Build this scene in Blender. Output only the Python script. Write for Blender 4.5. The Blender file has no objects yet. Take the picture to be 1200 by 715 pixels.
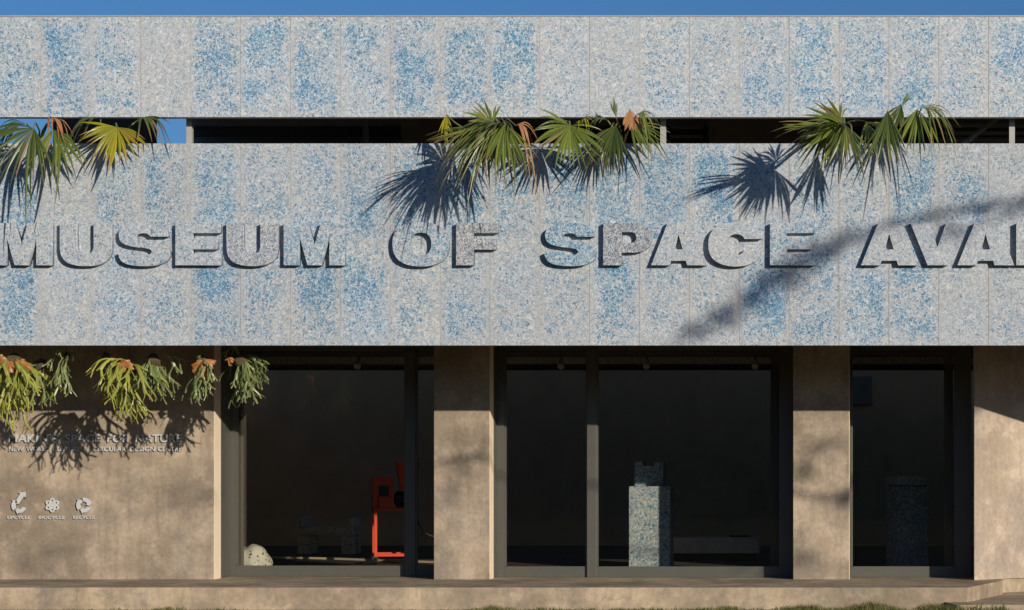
import bpy, bmesh, math, random
from mathutils import Vector, Matrix, noise as mnoise

# ------------------------------------------------------------------ camera, sky, sun, exposure
scene = bpy.context.scene
C = scene.collection
EYE = 1.672          # eye height above the ground
CAMD = 26.0          # distance from camera to the fascia plane (Y = 0)
cam_d = bpy.data.cameras.new('camera'); cam = bpy.data.objects.new('camera', cam_d); C.objects.link(cam)
cam.location = (0, -CAMD, EYE); cam.rotation_euler = (math.pi/2, 0, 0)
cam_d.sensor_width = 36; cam_d.lens = 36*CAMD/12.0
cam_d.shift_x = -400/1200; cam_d.shift_y = 183.5/1200
cam_d.clip_start = .1; cam_d.clip_end = 3000
scene.camera = cam

SUNV = Vector((.80, -1.0, .36)); SUN = SUNV.normalized()       # towards the sun
world = bpy.data.worlds.new('World'); scene.world = world; world.use_nodes = True
wn = world.node_tree; bg = wn.nodes['Background']
sky = wn.nodes.new('ShaderNodeTexSky'); sky.sky_type = 'NISHITA'; sky.sun_disc = False
sky.sun_elevation = math.asin(SUN.z); sky.sun_rotation = math.atan2(SUN.x, SUN.y)
sky.air_density = 1.0; sky.dust_density = 1.0; sky.ozone_density = 8.2
wn.links.new(sky.outputs[0], bg.inputs[0]); bg.inputs[1].default_value = .084
sl = bpy.data.lights.new('sun', 'SUN'); sl.energy = 4.8; sl.angle = math.radians(.5); sl.color = (1.0, .90, .77)
so = bpy.data.objects.new('sun', sl); C.objects.link(so); so.location = SUN*60
so.rotation_euler = SUN.to_track_quat('Z', 'Y').to_euler()
vs = scene.view_settings
vs.view_transform = 'Standard'; vs.look = 'None'; vs.exposure = 0.0; vs.gamma = 1.0; vs.use_curve_mapping = False

# ------------------------------------------------------------------ helpers
R = math.radians
def P(px, py, d=0.0):
    """photo pixel at depth d behind the fascia plane -> point"""
    s = (CAMD+d)/CAMD
    return Vector(((px-1000)/100*s, d, EYE+(541-py)/100*s))
def PX(px, d): return P(px, 541, d).x
def PZ(py, d): return P(1000, py, d).z

class MB:
    def __init__(s): s.v = []; s.f = []; s.c = []
    def add(s, vs_, fs, col=None):
        o = len(s.v); s.v += [tuple(v) for v in vs_]; s.f += [tuple(i+o for i in f) for f in fs]
        if col is not None: s.c += col
    def box(s, a, b):
        (x0, y0, z0), (x1, y1, z1) = a, b
        s.add([(x0,y0,z0),(x1,y0,z0),(x1,y1,z0),(x0,y1,z0),(x0,y0,z1),(x1,y0,z1),(x1,y1,z1),(x0,y1,z1)],
              [(0,3,2,1),(4,5,6,7),(0,1,5,4),(1,2,6,5),(2,3,7,6),(3,0,4,7)]); return s
    def prism(s, pts, z0, z1):
        n = len(pts)
        s.add([(x,y,z0) for x,y in pts]+[(x,y,z1) for x,y in pts],
              [tuple(range(n-1,-1,-1)), tuple(range(n,2*n))]+[(i,(i+1)%n,n+(i+1)%n,n+i) for i in range(n)]); return s
    def tube(s, pts, rad, n=8):
        pts = [Vector(p) for p in pts]
        if not isinstance(rad, (list, tuple)): rad = [rad]*len(pts)
        vs_, fs = [], []
        u = None
        for i, p in enumerate(pts):
            d = (pts[min(i+1,len(pts)-1)]-pts[max(i-1,0)]).normalized()
            if u is None: u = d.orthogonal().normalized()
            u = (u - d*u.dot(d)).normalized(); w = d.cross(u)
            for k in range(n):
                a = 2*math.pi*k/n
                vs_.append(p+(u*math.cos(a)+w*math.sin(a))*rad[i])
        for i in range(len(pts)-1):
            for k in range(n):
                a, b = i*n+k, i*n+(k+1)%n
                fs.append((a,b,b+n,a+n))
        fs.append(tuple(range(n-1,-1,-1))); fs.append(tuple((len(pts)-1)*n+k for k in range(n)))
        s.add(vs_, fs); return s
    def build(s, name, mat, parent=None, smooth=False, bevel=0, origin=None):
        me = bpy.data.meshes.new(name)
        vv = s.v
        if origin is not None:
            ox, oy, oz = origin; vv = [(x-ox,y-oy,z-oz) for x,y,z in vv]
        me.from_pydata(vv, [], s.f)
        if s.c:
            at = me.color_attributes.new('tone', 'FLOAT_COLOR', 'POINT')
            for i, c in enumerate(s.c): at.data[i].color = (c[0], c[1], c[2] if len(c) > 2 else 0, 1)
        if bevel:
            bm = bmesh.new(); bm.from_mesh(me)
            bmesh.ops.remove_doubles(bm, verts=bm.verts, dist=1e-5)
            es = [e for e in bm.edges if len(e.link_faces) == 2 and e.calc_face_angle(0) > .5]
            bmesh.ops.bevel(bm, geom=es, offset=bevel, segments=2, affect='EDGES', profile=.6)
            bm.to_mesh(me); bm.free()
        me.update()
        if smooth:
            me.polygons.foreach_set('use_smooth', [True]*len(me.polygons))
        ob = bpy.data.objects.new(name, me); C.objects.link(ob)
        if mat: me.materials.append(mat)
        if origin is not None: ob.location = origin
        if parent:
            ob.parent = parent
            ob.matrix_parent_inverse = PM[parent.name]
        PM[ob.name] = (Matrix.Translation(Vector(origin)) if origin is not None else Matrix.Identity(4)).inverted()
        return ob
PM = {}      # inverse world matrices of the parents (all parts are written in world coordinates)
def empty(name, loc, label=None, cat=None, group=None):
    o = bpy.data.objects.new(name, None); C.objects.link(o); o.location = loc; o.empty_display_size = .1
    PM[o.name] = Matrix.Translation(Vector(loc)).inverted()
    if label: tag(o, label, cat, group)
    return o
def tag(o, label=None, cat=None, group=None, kind=None):
    if label: o['label'] = label
    if cat: o['category'] = cat
    if group: o['group'] = group
    if kind: o['kind'] = kind
    return o

# ------------------------------------------------------------------ materials
class NT:
    def __init__(s, name):
        s.m = bpy.data.materials.new(name); s.m.use_nodes = True; s.t = s.m.node_tree
        s.p = s.t.nodes['Principled BSDF']; s.out = s.t.nodes['Material Output']
    def n(s, typ, **kw):
        nd = s.t.nodes.new(typ)
        for k, v in kw.items(): setattr(nd, k, v)
        return nd
    def l(s, a, b): s.t.links.new(a, b)
    def val(s, sock, v):
        if hasattr(v, 'is_linked') or hasattr(v, 'links'): s.l(v, sock)
        else: sock.default_value = v
    def math(s, op, a, b=0.0, c=0.0, clamp=False):
        nd = s.n('ShaderNodeMath', operation=op); nd.use_clamp = clamp
        for i, x in enumerate((a, b, c)): s.val(nd.inputs[i], x)
        return nd.outputs[0]
    def vmath(s, op, a, b=(0,0,0)):
        nd = s.n('ShaderNodeVectorMath', operation=op)
        s.val(nd.inputs[0], a); s.val(nd.inputs[1], b); return nd.outputs[0]
    def noise(s, vec, scale, detail=3, rough=.55, col=False):
        nd = s.n('ShaderNodeTexNoise'); s.l(vec, nd.inputs['Vector'])
        nd.inputs['Scale'].default_value = scale; nd.inputs['Detail'].default_value = detail; nd.inputs['Roughness'].default_value = rough
        return nd.outputs['Color' if col else 'Fac']
    def ramp(s, fac, stops, interp='LINEAR'):
        nd = s.n('ShaderNodeValToRGB'); s.l(fac, nd.inputs[0]); cr = nd.color_ramp; cr.interpolation = interp
        while len(cr.elements) < len(stops): cr.elements.new(.5)
        for e, (p, c) in zip(cr.elements, stops):
            e.position = p; e.color = (c, c, c, 1) if not isinstance(c, tuple) else (*c, 1)
        return nd.outputs[0]
    def mix(s, fac, a, b, mode='MIX'):
        nd = s.n('ShaderNodeMix', data_type='RGBA', blend_type=mode)
        s.val(nd.inputs[0], fac)
        for sock, v in ((nd.inputs[6], a), (nd.inputs[7], b)):
            if isinstance(v, tuple): sock.default_value = (*v, 1)
            else: s.l(v, sock)
        return nd.outputs[2]
    def smooth(s, v, lo, hi):
        nd = s.n('ShaderNodeMapRange', interpolation_type='SMOOTHSTEP'); s.val(nd.inputs[0], v)
        nd.inputs[1].default_value = lo; nd.inputs[2].default_value = hi; return nd.outputs[0]
    def bump(s, h, strength, dist):
        nd = s.n('ShaderNodeBump'); nd.inputs['Strength'].default_value = strength; nd.inputs['Distance'].default_value = dist
        s.l(h, nd.inputs['Height']); s.l(nd.outputs[0], s.p.inputs['Normal'])
    def obj(s): return s.n('ShaderNodeTexCoord').outputs['Object']
    def pos(s): return s.n('ShaderNodeNewGeometry').outputs['Position']

def plain(name, col, rough=.6, metal=0.0, var=.25, scale=6.0):
    m = NT(name); f = m.noise(m.pos(), scale, 4)
    dark = tuple(c*(1-var) for c in col); lite = tuple(min(1, c*(1+var)) for c in col)
    m.l(m.mix(f, dark, lite), m.p.inputs['Base Color'])
    m.p.inputs['Roughness'].default_value = rough; m.p.inputs['Metallic'].default_value = metal
    return m.m

def terrazzo(name):
    """recycled-plastic flake board; object colour: R blue amount, G dark speckle amount, B 1 = panel with patches"""
    m = NT(name); oi = m.n('ShaderNodeObjectInfo')
    co0 = m.obj(); rnd = oi.outputs['Random']
    off = m.math('MULTIPLY', rnd, 91.0)
    cmb = m.n('ShaderNodeCombineXYZ'); m.l(off, cmb.inputs[0]); m.l(m.math('MULTIPLY', rnd, 37.0), cmb.inputs[1]); m.l(m.math('MULTIPLY', rnd, 53.0), cmb.inputs[2])
    co = m.vmath('ADD', co0, cmb.outputs[0])
    # curled flakes: coordinates bent by noise
    w = m.vmath('SUBTRACT', m.noise(co, 30, 1, .5, True), (.5, .5, .5))
    sc = m.n('ShaderNodeVectorMath', operation='SCALE'); m.l(w, sc.inputs[0]); sc.inputs['Scale'].default_value = .065
    cw = m.vmath('ADD', co, sc.outputs[0])
    def vor(scale, feat):
        nd = m.n('ShaderNodeTexVoronoi', feature=feat); m.l(cw, nd.inputs['Vector']); nd.inputs['Scale'].default_value = scale; return nd
    v1 = vor(54, 'F1'); v2 = vor(54, 'DISTANCE_TO_EDGE'); v3 = vor(100, 'F1')
    sep = m.n('ShaderNodeSeparateColor'); m.l(v1.outputs['Color'], sep.inputs[0])
    sep3 = m.n('ShaderNodeSeparateColor'); m.l(v3.outputs['Color'], sep3.inputs[0])
    ocol = m.n('ShaderNodeSeparateColor'); m.l(oi.outputs['Color'], ocol.inputs[0])
    pale = m.ramp(sep.outputs[0], [(0, (.19,.235,.285)), (.22, (.31,.345,.38)), (.48, (.435,.445,.455)), (.8, (.60,.605,.61)), (1, (.47,.445,.41))])
    fine = m.ramp(sep3.outputs[0], [(0, (.27,.31,.35)), (.35, (.44,.45,.455)), (1, (.58,.575,.56))])
    pale = m.mix(.35, m.mix(.4, pale, fine), (.46,.465,.47))
    blue = m.ramp(sep.outputs[1], [(0, (.045,.145,.255)), (.4, (.09,.235,.37)), (.75, (.18,.34,.46)), (1, (.42,.53,.59))])
    # soft clouds of blue flakes inside each board, paler border
    xyz = m.n('ShaderNodeSeparateXYZ'); m.l(co0, xyz.inputs[0])
    jig = m.math('MULTIPLY', m.math('SUBTRACT', m.noise(co, 5, 3), .5), .24)
    ax = m.math('ADD', m.math('ABSOLUTE', xyz.outputs[0]), jig)
    az = m.math('ADD', m.math('ABSOLUTE', xyz.outputs[2]), jig)
    inner = m.math('MULTIPLY', m.math('SUBTRACT', 1, m.smooth(ax, .13, .31)), m.math('SUBTRACT', 1, m.smooth(az, .36, .60)))
    big = m.smooth(m.noise(co, 2.0, 3), .38, .70)
    amt = m.math('ADD', m.math('MULTIPLY', big, .62), .27)
    amt = m.math('MULTIPLY', amt, m.math('ADD', m.math('MULTIPLY', inner, .70), .30))
    amt = m.math('MULTIPLY', amt, m.math('MULTIPLY', ocol.outputs[0], 1.25))
    lets = m.math('MULTIPLY', ocol.outputs[0], .8)
    mx = m.n('ShaderNodeMix', data_type='FLOAT'); m.l(ocol.outputs[2], mx.inputs[0]); m.l(lets, mx.inputs[2]); m.l(amt, mx.inputs[3])
    isblue = m.smooth(m.math('SUBTRACT', mx.outputs[0], sep.outputs[2]), -.2, .2)
    col = m.mix(isblue, pale, blue)
    # curled shreds: thin winding light and dark threads
    def thread(sc_, seed, wd):
        nd = m.n('ShaderNodeTexNoise'); m.l(m.vmath('ADD', co, (seed, seed*1.7, seed*.6)), nd.inputs['Vector'])
        nd.inputs['Scale'].default_value = sc_; nd.inputs['Detail'].default_value = 1.0; nd.inputs['Distortion'].default_value = 1.6
        return m.math('SUBTRACT', 1, m.smooth(m.math('ABSOLUTE', m.math('SUBTRACT', nd.outputs['Fac'], .5)), 0, wd))
    col = m.mix(m.math('MULTIPLY', thread(10.5, 3.1, .055), .66), col, m.mix(isblue, (.24,.30,.36), (.075,.19,.30)))
    col = m.mix(m.math('MULTIPLY', thread(12.5, 9.3, .05), .72), col, (.68,.69,.69))
    bord = m.math('MULTIPLY', m.math('MULTIPLY', m.smooth(m.math('ABSOLUTE', xyz.outputs[0]), .22, .288), ocol.outputs[2]), .28)
    col = m.mix(bord, col, (.47,.44,.395))
    # dark speckle of some letters
    spk = m.math('LESS_THAN', sep3.outputs[1], m.math('MULTIPLY', ocol.outputs[1], .62))
    col = m.mix(m.math('MULTIPLY', spk, .85), col, (.10,.10,.13))
    # soft warm/cool cast from board to board, weathering near the borders
    cast = m.ramp(m.noise(co, 1.1, 2), [(.3, (.99,.98,.95)), (.7, (.89,.955,1.02))])
    col = m.mix(.8, col, cast, 'MULTIPLY')
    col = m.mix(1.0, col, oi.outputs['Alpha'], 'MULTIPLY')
    gap = m.smooth(v2.outputs['Distance'], .0, .05)
    col = m.mix(gap, m.mix(.55, col, (.10,.14,.19)), col)
    m.l(col, m.p.inputs['Base Color']); m.p.inputs['Roughness'].default_value = .62; m.p.inputs['Specular IOR Level'].default_value = .25
    m.bump(gap, .25, .004)
    return m.m

def concrete(name, col=(.375,.300,.216), var=.40, cloud=.80):
    m = NT(name); p = m.pos()
    st = m.vmath('MULTIPLY', p, (5.0, 5.0, .55))
    big = m.noise(p, .9, 4, .6); streak = m.noise(st, 2.2, 4, .6); fine = m.noise(p, 22, 4, .6); mid = m.noise(p, 3.6, 5, .62)
    a = tuple(c*(1-var) for c in col); b = tuple(c*(1+var*.7) for c in col)
    c = m.mix(m.smooth(big, .3, .72), a, b)
    c = m.mix(m.math('MULTIPLY', m.smooth(streak, .42, .75), .6), c, tuple(x*.62 for x in col))
    c = m.mix(m.math('MULTIPLY', m.smooth(mid, .48, .72), .55), c, (col[0]*1.28, col[1]*1.30, col[2]*1.34))
    c = m.mix(m.math('MULTIPLY', m.smooth(m.noise(p, 1.5 if cloud < .85 else 3.2, 7, .68), .46, .70), cloud), c, (col[0]*.62, col[1]*.66, col[2]*.74))
    c = m.mix(.42, c, m.ramp(fine, [(.3, .45), (.7, 1.0)]), 'MULTIPLY')
    wv = m.vmath('ADD', p, m.vmath('MULTIPLY', m.noise(p, 2.5, 4, .6, True), (.5, .5, .5)))
    ck = m.n('ShaderNodeTexVoronoi', feature='DISTANCE_TO_EDGE'); m.l(wv, ck.inputs['Vector']); ck.inputs['Scale'].default_value = .75
    crack = m.math('MULTIPLY', m.math('SUBTRACT', 1, m.smooth(ck.outputs['Distance'], .0, .006)), m.smooth(m.noise(p, .8, 2), .5, .62))
    c = m.mix(m.math('MULTIPLY', crack, .6), c, tuple(x*.45 for x in col))
    pits = m.n('ShaderNodeTexVoronoi'); m.l(p, pits.inputs['Vector']); pits.inputs['Scale'].default_value = 17
    pit = m.smooth(pits.outputs['Distance'], .03, .09)
    c = m.mix(pit, tuple(x*.55 for x in col), c)
    m.l(c, m.p.inputs['Base Color']); m.p.inputs['Roughness'].default_value = .82; m.p.inputs['Specular IOR Level'].default_value = .25
    m.bump(m.math('ADD', fine, m.math('MULTIPLY', mid, 1.5)), .35, .006)
    return m.m

def leafmat(name, c0, c1, dry, trans=.35):
    m = NT(name); at = m.n('ShaderNodeVertexColor', layer_name='tone')
    s = m.n('ShaderNodeSeparateColor'); m.l(at.outputs[0], s.inputs[0])
    c = m.mix(s.outputs[1], c0, c1)
    c = m.mix(s.outputs[0], c, dry)
    c = m.mix(.3, c, m.ramp(m.noise(m.pos(), 40, 2), [(.3, .6), (.7, 1.0)]), 'MULTIPLY')
    m.l(c, m.p.inputs['Base Color']); m.p.inputs['Roughness'].default_value = .36; m.p.inputs['Specular IOR Level'].default_value = .5
    tr = m.n('ShaderNodeBsdfTranslucent'); m.l(c, tr.inputs[0])
    mx = m.n('ShaderNodeMixShader'); mx.inputs[0].default_value = trans
    m.l(m.p.outputs[0], mx.inputs[1]); m.l(tr.outputs[0], mx.inputs[2]); m.l(mx.outputs[0], m.out.inputs[0])
    return m.m

def glassmat():
    m = NT('window_glass'); gl = m.n('ShaderNodeBsdfGlossy'); gl.inputs['Roughness'].default_value = .0
    tr = m.n('ShaderNodeBsdfTransparent'); tr.inputs[0].default_value = (.93,.915,.875,1)
    lw = m.n('ShaderNodeLayerWeight'); lw.inputs[0].default_value = .5
    fr = m.math('ADD', m.math('MULTIPLY', m.math('POWER', lw.outputs['Facing'], 5.0), .9), .035)
    mx = m.n('ShaderNodeMixShader'); m.l(fr, mx.inputs[0]); m.l(tr.outputs[0], mx.inputs[1]); m.l(gl.outputs[0], mx.inputs[2])
    m.l(mx.outputs[0], m.out.inputs[0]); return m.m

M = dict(
    terrazzo=terrazzo('flake_board'), concrete=concrete('concrete'),
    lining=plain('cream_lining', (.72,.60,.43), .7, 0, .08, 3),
    concrete_pale=concrete('pale_concrete', (.46,.37,.28), .22),
    platform=concrete('platform_concrete', (.40,.315,.215), .45, .9),
    frame=plain('window_metal', (.075,.072,.058), .45, .0, .12, 9),
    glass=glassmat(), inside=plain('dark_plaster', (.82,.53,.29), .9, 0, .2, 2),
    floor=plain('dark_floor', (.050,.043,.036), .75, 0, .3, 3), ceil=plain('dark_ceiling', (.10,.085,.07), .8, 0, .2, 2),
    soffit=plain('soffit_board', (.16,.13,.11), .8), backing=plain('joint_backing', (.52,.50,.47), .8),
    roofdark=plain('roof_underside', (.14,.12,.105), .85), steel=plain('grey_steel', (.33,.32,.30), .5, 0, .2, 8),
    brownwall=plain('brown_render', (.34,.28,.24), .85), letter_w=plain('pale_relief_letters', (.46,.46,.45), .6, 0, .15, 20),
    palm=leafmat('palm_leaf', (.060,.110,.018), (.25,.30,.055), (.36,.25,.10), .4),
    palmdark=leafmat('palm_leaf_deep', (.030,.060,.014), (.12,.165,.034), (.30,.19,.08), .4),
    palmyel=leafmat('palm_leaf_yellow', (.22,.24,.02), (.42,.36,.025), (.50,.24,.06)),
    palmdead=leafmat('palm_leaf_dead', (.42,.20,.075), (.55,.30,.14), (.30,.14,.06)),
    stalk=plain('palm_stalk', (.16,.16,.05), .6), fibre=plain('palm_fibre', (.10,.065,.035), .9, 0, .4, 30),
    fern=leafmat('staghorn_green', (.10,.145,.040), (.31,.35,.14), (.34,.25,.11), .3),
    fernyel=leafmat('staghorn_yellow', (.17,.21,.035), (.46,.46,.10), (.46,.30,.08), .3),
    shield=leafmat('staghorn_shield', (.55,.19,.035), (.62,.34,.13), (.26,.14,.07), .4),
    moss=plain('moss_ball', (.07,.05,.025), .95, 0, .5, 40), wire=plain('black_wire', (.02,.02,.02), .5),
    red=plain('red_paint', (.66,.060,.012), .45, 0, .1, 5), black=plain('black_rubber', (.015,.015,.016), .5),
    chrome=plain('castor_steel', (.45,.44,.42), .3, .8, .1, 5),
    greybench=plain('pale_grey_board', (.78,.72,.66), .7), boulder=None,
    grey=plain('grey_composite', (.19,.19,.18), .8), strip_mat=plain('pale_strip', (.62,.54,.43), .7),
)
def speckle(name, base, dot, scale=30, thr=.28):
    m = NT(name); v = m.n('ShaderNodeTexVoronoi'); m.l(m.obj(), v.inputs['Vector']); v.inputs['Scale'].default_value = scale
    f = m.smooth(v.outputs['Distance'], thr-.04, thr+.04)
    m.l(m.mix(f, dot, base), m.p.inputs['Base Color']); m.p.inputs['Roughness'].default_value = .6
    return m.m
M['boulder'] = speckle('speckled_white', (.50,.50,.44), (.05,.06,.06), 19, .27)
M['grey'] = speckle('speckled_grey', (.50,.49,.47), (.22,.22,.22), 26, .3)

rng = random.Random(7)
# ------------------------------------------------------------------ ground
def ground():
    m = NT('earth'); p = m.pos()
    a = m.mix(m.smooth(m.noise(p, .5, 5), .35, .65), (.11,.085,.05), (.055,.065,.025))
    a = m.mix(.5, a, m.ramp(m.noise(p, 14, 4), [(.3, .5), (.7, 1.0)]), 'MULTIPLY')
    m.l(a, m.p.inputs['Base Color']); m.p.inputs['Roughness'].default_value = 1; m.p.inputs['Specular IOR Level'].default_value = 0
    b = MB(); b.add([(-600,-600,-.084),(600,-600,-.084),(600,600,-.084),(-600,600,-.084)], [(0,1,2,3)])
    tag(b.build('ground', m.m), kind='structure')
    b = MB(); b.add([(-14,-3,-.08),(8,-3,-.08),(8,3,-.08),(-14,3,-.08)], [(0,1,2,3)])
    tag(b.build('soil_strip', concrete('dry_soil', (.30,.225,.13), .35)), kind='structure')
    b = MB(); b.prism([(1.0,.6),(1.20,-.28),(9,-.28),(9,6),(1.86,6),(1.0,6)], -.15, .010)
    o = b.build('pavement', M['platform']); tag(o, kind='structure')
ground()

# ------------------------------------------------------------------ the museum building
W = 2.01                       # depth of the shopfront wall behind the fascia
FZ = .1825                     # platform / floor height
SOF = 3.20                     # soffit
PW = .5845                     # width of a fascia board
bld = empty('museum_building', (0, W, 0), 'low concrete museum building clad in blue and white flake boards', 'building')

# fascias with their boards
def board_mesh(w, h, t):
    b = MB(); b.box((-w/2, 0, -h/2), (w/2, t, h/2))
    me = bpy.data.meshes.new('panel'); me.from_pydata(b.v, [], b.f)
    bm = bmesh.new(); bm.from_mesh(me); bmesh.ops.bevel(bm, geom=list(bm.edges), offset=.001, segments=1, affect='EDGES'); bm.to_mesh(me); bm.free()
    me.materials.append(M['terrazzo']); return me
x_first = (47.9-1000)/100 - PW*5
NCOL = 36
XL, XR = x_first, x_first+NCOL*PW
ZT0, ZT1 = PZ(137.5, 0), PZ(19.7, 0)
ZL0, ZLM, ZL1 = PZ(405, 0), PZ(286.3, 0), PZ(168, 0)
prng = random.Random(21)
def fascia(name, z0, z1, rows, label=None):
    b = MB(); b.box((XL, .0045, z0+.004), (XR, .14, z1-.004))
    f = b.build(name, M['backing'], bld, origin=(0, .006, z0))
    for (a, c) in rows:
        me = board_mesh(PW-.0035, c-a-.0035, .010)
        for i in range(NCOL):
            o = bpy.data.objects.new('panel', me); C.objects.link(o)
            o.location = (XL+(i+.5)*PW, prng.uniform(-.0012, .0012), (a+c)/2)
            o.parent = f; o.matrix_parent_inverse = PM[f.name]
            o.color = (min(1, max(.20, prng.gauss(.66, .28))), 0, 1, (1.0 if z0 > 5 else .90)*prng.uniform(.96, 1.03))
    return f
fascia('upper_fascia', ZT0, ZT1, [(ZT0, ZT1)])
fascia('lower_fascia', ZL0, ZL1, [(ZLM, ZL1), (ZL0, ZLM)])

b = MB(); b.box((XL, -.006, ZT1+.001), (XR, .15, ZT1+.016)); b.build('coping', M['steel'], bld)
# terrace box behind the lower fascia, soffit, roof
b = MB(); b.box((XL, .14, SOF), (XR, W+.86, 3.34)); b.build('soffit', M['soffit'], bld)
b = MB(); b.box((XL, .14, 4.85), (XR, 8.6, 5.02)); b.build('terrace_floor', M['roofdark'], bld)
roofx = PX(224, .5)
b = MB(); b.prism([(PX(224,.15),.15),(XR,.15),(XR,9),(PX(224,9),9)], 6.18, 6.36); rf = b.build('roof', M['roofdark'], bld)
for k, y in enumerate((.9, 1.8, 2.7, 3.6, 4.5, 5.4)):
    b = MB(); b.box((PX(226, y), y, 6.02), (XR, y+.09, 6.178)); b.build('purlin', M['steel'] if k in (2, 4) else M['roofdark'], rf)
b = MB(); b.box((PX(224, 6.6), 6.6, 5.02), (XR, 6.75, 6.179)); b.build('back_wall', M['roofdark'], bld)
for a, c, d in ((470, 531, 1.6), (830, 952, 1.6)):
    b = MB(); b.box((PX(a, d), d, 5.02), (PX(c, d), d+2.5, 6.18)); b.build('stair_core', M['brownwall'], bld)
b = MB(); b.box((PX(62, 1.3), 1.3, 5.02), (PX(178, 1.3), 1.5, 6.9)); b.build('dark_block', M['roofdark'], bld)  # made-up dark block filling the gap behind the left palms
for px, d, m in ((221.5, .22, 'steel'), (428, 1.5, 'steel'), (777, .22, 'steel'), (1186, .22, 'steel')):
    b = MB(); x = PX(px, d); b.box((x-.033, d, 5.02), (x+.033, d+.066, 6.18 if px > 222 else 6.6)); b.build('post', M[m], bld)
b = MB(); p0, p1 = P(1128, 170, .8), P(1176, 132, .8)
b.tube([p0-Vector((.3,0,.24)), p1+Vector((.15,0,.12))], .035, 6); b.build('brace', M['steel'], bld)
for z in (PZ(147, 2.3), PZ(156, 2.3), PZ(164, 2.3)):       # lower louvre blades at the right
    b = MB(); b.box((PX(1100, 2.3), 2.3, z-.022), (PX(1320, 2.3), 2.36, z+.022)); b.build('louvre_blade', M['steel'], bld)
for z in (PZ(149, 2.3), PZ(160, 2.3)):
    b = MB(); b.box((PX(785, 2.3), 2.3, z-.02), (PX(824, 2.3), 2.36, z+.02)); b.build('louvre_blade', M['steel'], bld)
for z in (PZ(146, 4.), PZ(155, 4.)):
    b = MB(); b.box((PX(240, 4.), 4.0, z-.025), (PX(460, 4.), 4.06, z+.025)); b.build('louvre_blade', M['roofdark'], bld)
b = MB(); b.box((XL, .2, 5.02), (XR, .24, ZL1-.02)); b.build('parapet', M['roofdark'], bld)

# ground-floor walls and pillars
xa, xb, xc, xd, xe = PX(250.5, W), PX(508.5, W), PX(573.5, W), PX(929.5, W), PX(995, W)
xf = PX(1141, W)
def wall(name, x0, x1, d1=W+.80):
    b = MB(); b.box((x0, W, FZ), (x1, d1, SOF-.001)); return b.build(name, M['concrete'], bld, bevel=.006)
wall('wall', XL, xa); wall('pillar', xb, xc); wall('pillar', xd, xe)
dirw = Vector((.67, .55, 0)).normalized(); q = Vector((xf, W-.16, 0))
q1 = q+dirw*5.2
b = MB(); b.prism([(q.x, q.y), (q1.x, q1.y), (q1.x-.3, q1.y+.35), (q.x+.02, q.y+.62)], FZ, SOF)
b.build('wall', M['concrete_pale'], bld, bevel=.006)
n = Vector((dirw.y, -dirw.x, 0))*.02
b = MB(); b.prism([(q.x+.1+n.x, q.y+.1+n.y), (q1.x+n.x, q1.y+n.y), (q1.x-.3, q1.y+.35), (q.x+.1, q.y+.62)], -.14, FZ-.004)
b.build('wall_base', M['platform'], bld)
# platform: front edge d=.25, right end slanting back
b = MB(); b.prism([(XL, .25), (1.36, .25), (1.86, 1.73), (1.90, W+.2), (1.6, W+.82), (XL, W+.82)], -.13, FZ)
b.build('platform', M['platform'], bld, bevel=.012)

# room behind the windows
YB = 13.3
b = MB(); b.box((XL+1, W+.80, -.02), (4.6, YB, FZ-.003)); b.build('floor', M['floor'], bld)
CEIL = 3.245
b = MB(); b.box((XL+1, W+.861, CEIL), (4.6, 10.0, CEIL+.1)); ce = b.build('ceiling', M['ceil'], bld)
for y, h in ((4.6, .10), (7.4, .10), (9.7, .10)):
    b = MB(); b.box((XL+1.1, y, CEIL-h), (4.5, y+.14, CEIL)); b.build('beam', M['grey'] if y == 7.4 else M['ceil'], ce)
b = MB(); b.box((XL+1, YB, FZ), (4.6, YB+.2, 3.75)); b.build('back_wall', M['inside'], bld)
b = MB(); b.box((XL+1.05, 10.01, 3.30), (4.55, YB-.01, 3.31)); b.build('added_skylight', M['glass'], bld)  # unseen roof opening added to brighten the dark room
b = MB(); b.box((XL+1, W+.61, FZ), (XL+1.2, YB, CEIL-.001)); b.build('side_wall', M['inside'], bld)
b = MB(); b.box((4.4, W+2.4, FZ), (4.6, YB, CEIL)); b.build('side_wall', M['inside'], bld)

# windows: each an empty-less part (frame) with mullion, sashes and panes below it
FD = 2.50
def window(x0, x1, jl, jr, mull, d=FD):
    zs, zh = FZ, SOF
    b = MB()
    b.box((x0+.0065, d, zs+.001), (x0+jl, d+.10, zh))                       # jambs
    b.box((x1-jr, d, zs+.001), (x1-.002, d+.10, zh))
    b.box((x0+jl, d, zh-.09), (x1-jr, d+.10, zh-.001))
    f = b.build('window', M['frame'], bld, origin=(x0, d, zs))
    xs = [x0+jl]+[m for mm in mull for m in mm]+[x1-jr]
    for (m0, m1) in mull:
        b = MB(); b.box((m0, d-.015, zs+.002), (m1, d+.085, zh-.09)); b.build('mullion', M['frame'], f, bevel=.004)
    for k in range(0, len(xs), 2):
        a, c = xs[k], xs[k+1]
        dd = d+.03 if k == 0 else d+.002
        b = MB(); b.box((a, dd, zs+.003), (c, dd+.06, .324)); b.box((a, dd, .318), (a+.022, dd+.05, zh-.09)); b.box((c-.022, dd, .318), (c, dd+.05, zh-.09))
        b.build('sash', M['frame'], f)
        b = MB(); b.box((a+.018, dd+.024, .31), (c-.018, dd+.032, zh-.088)); b.build('pane', M['glass'], f)
    return f
window(xa, xb, .085, .03, [(PX(475, 2.7), PX(487, 2.7))], 2.7)
window(xc, xd, .11, .17, [(PX(688, FD), PX(699, FD))])
window(xe, xf, .025, .20, [])
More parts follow.
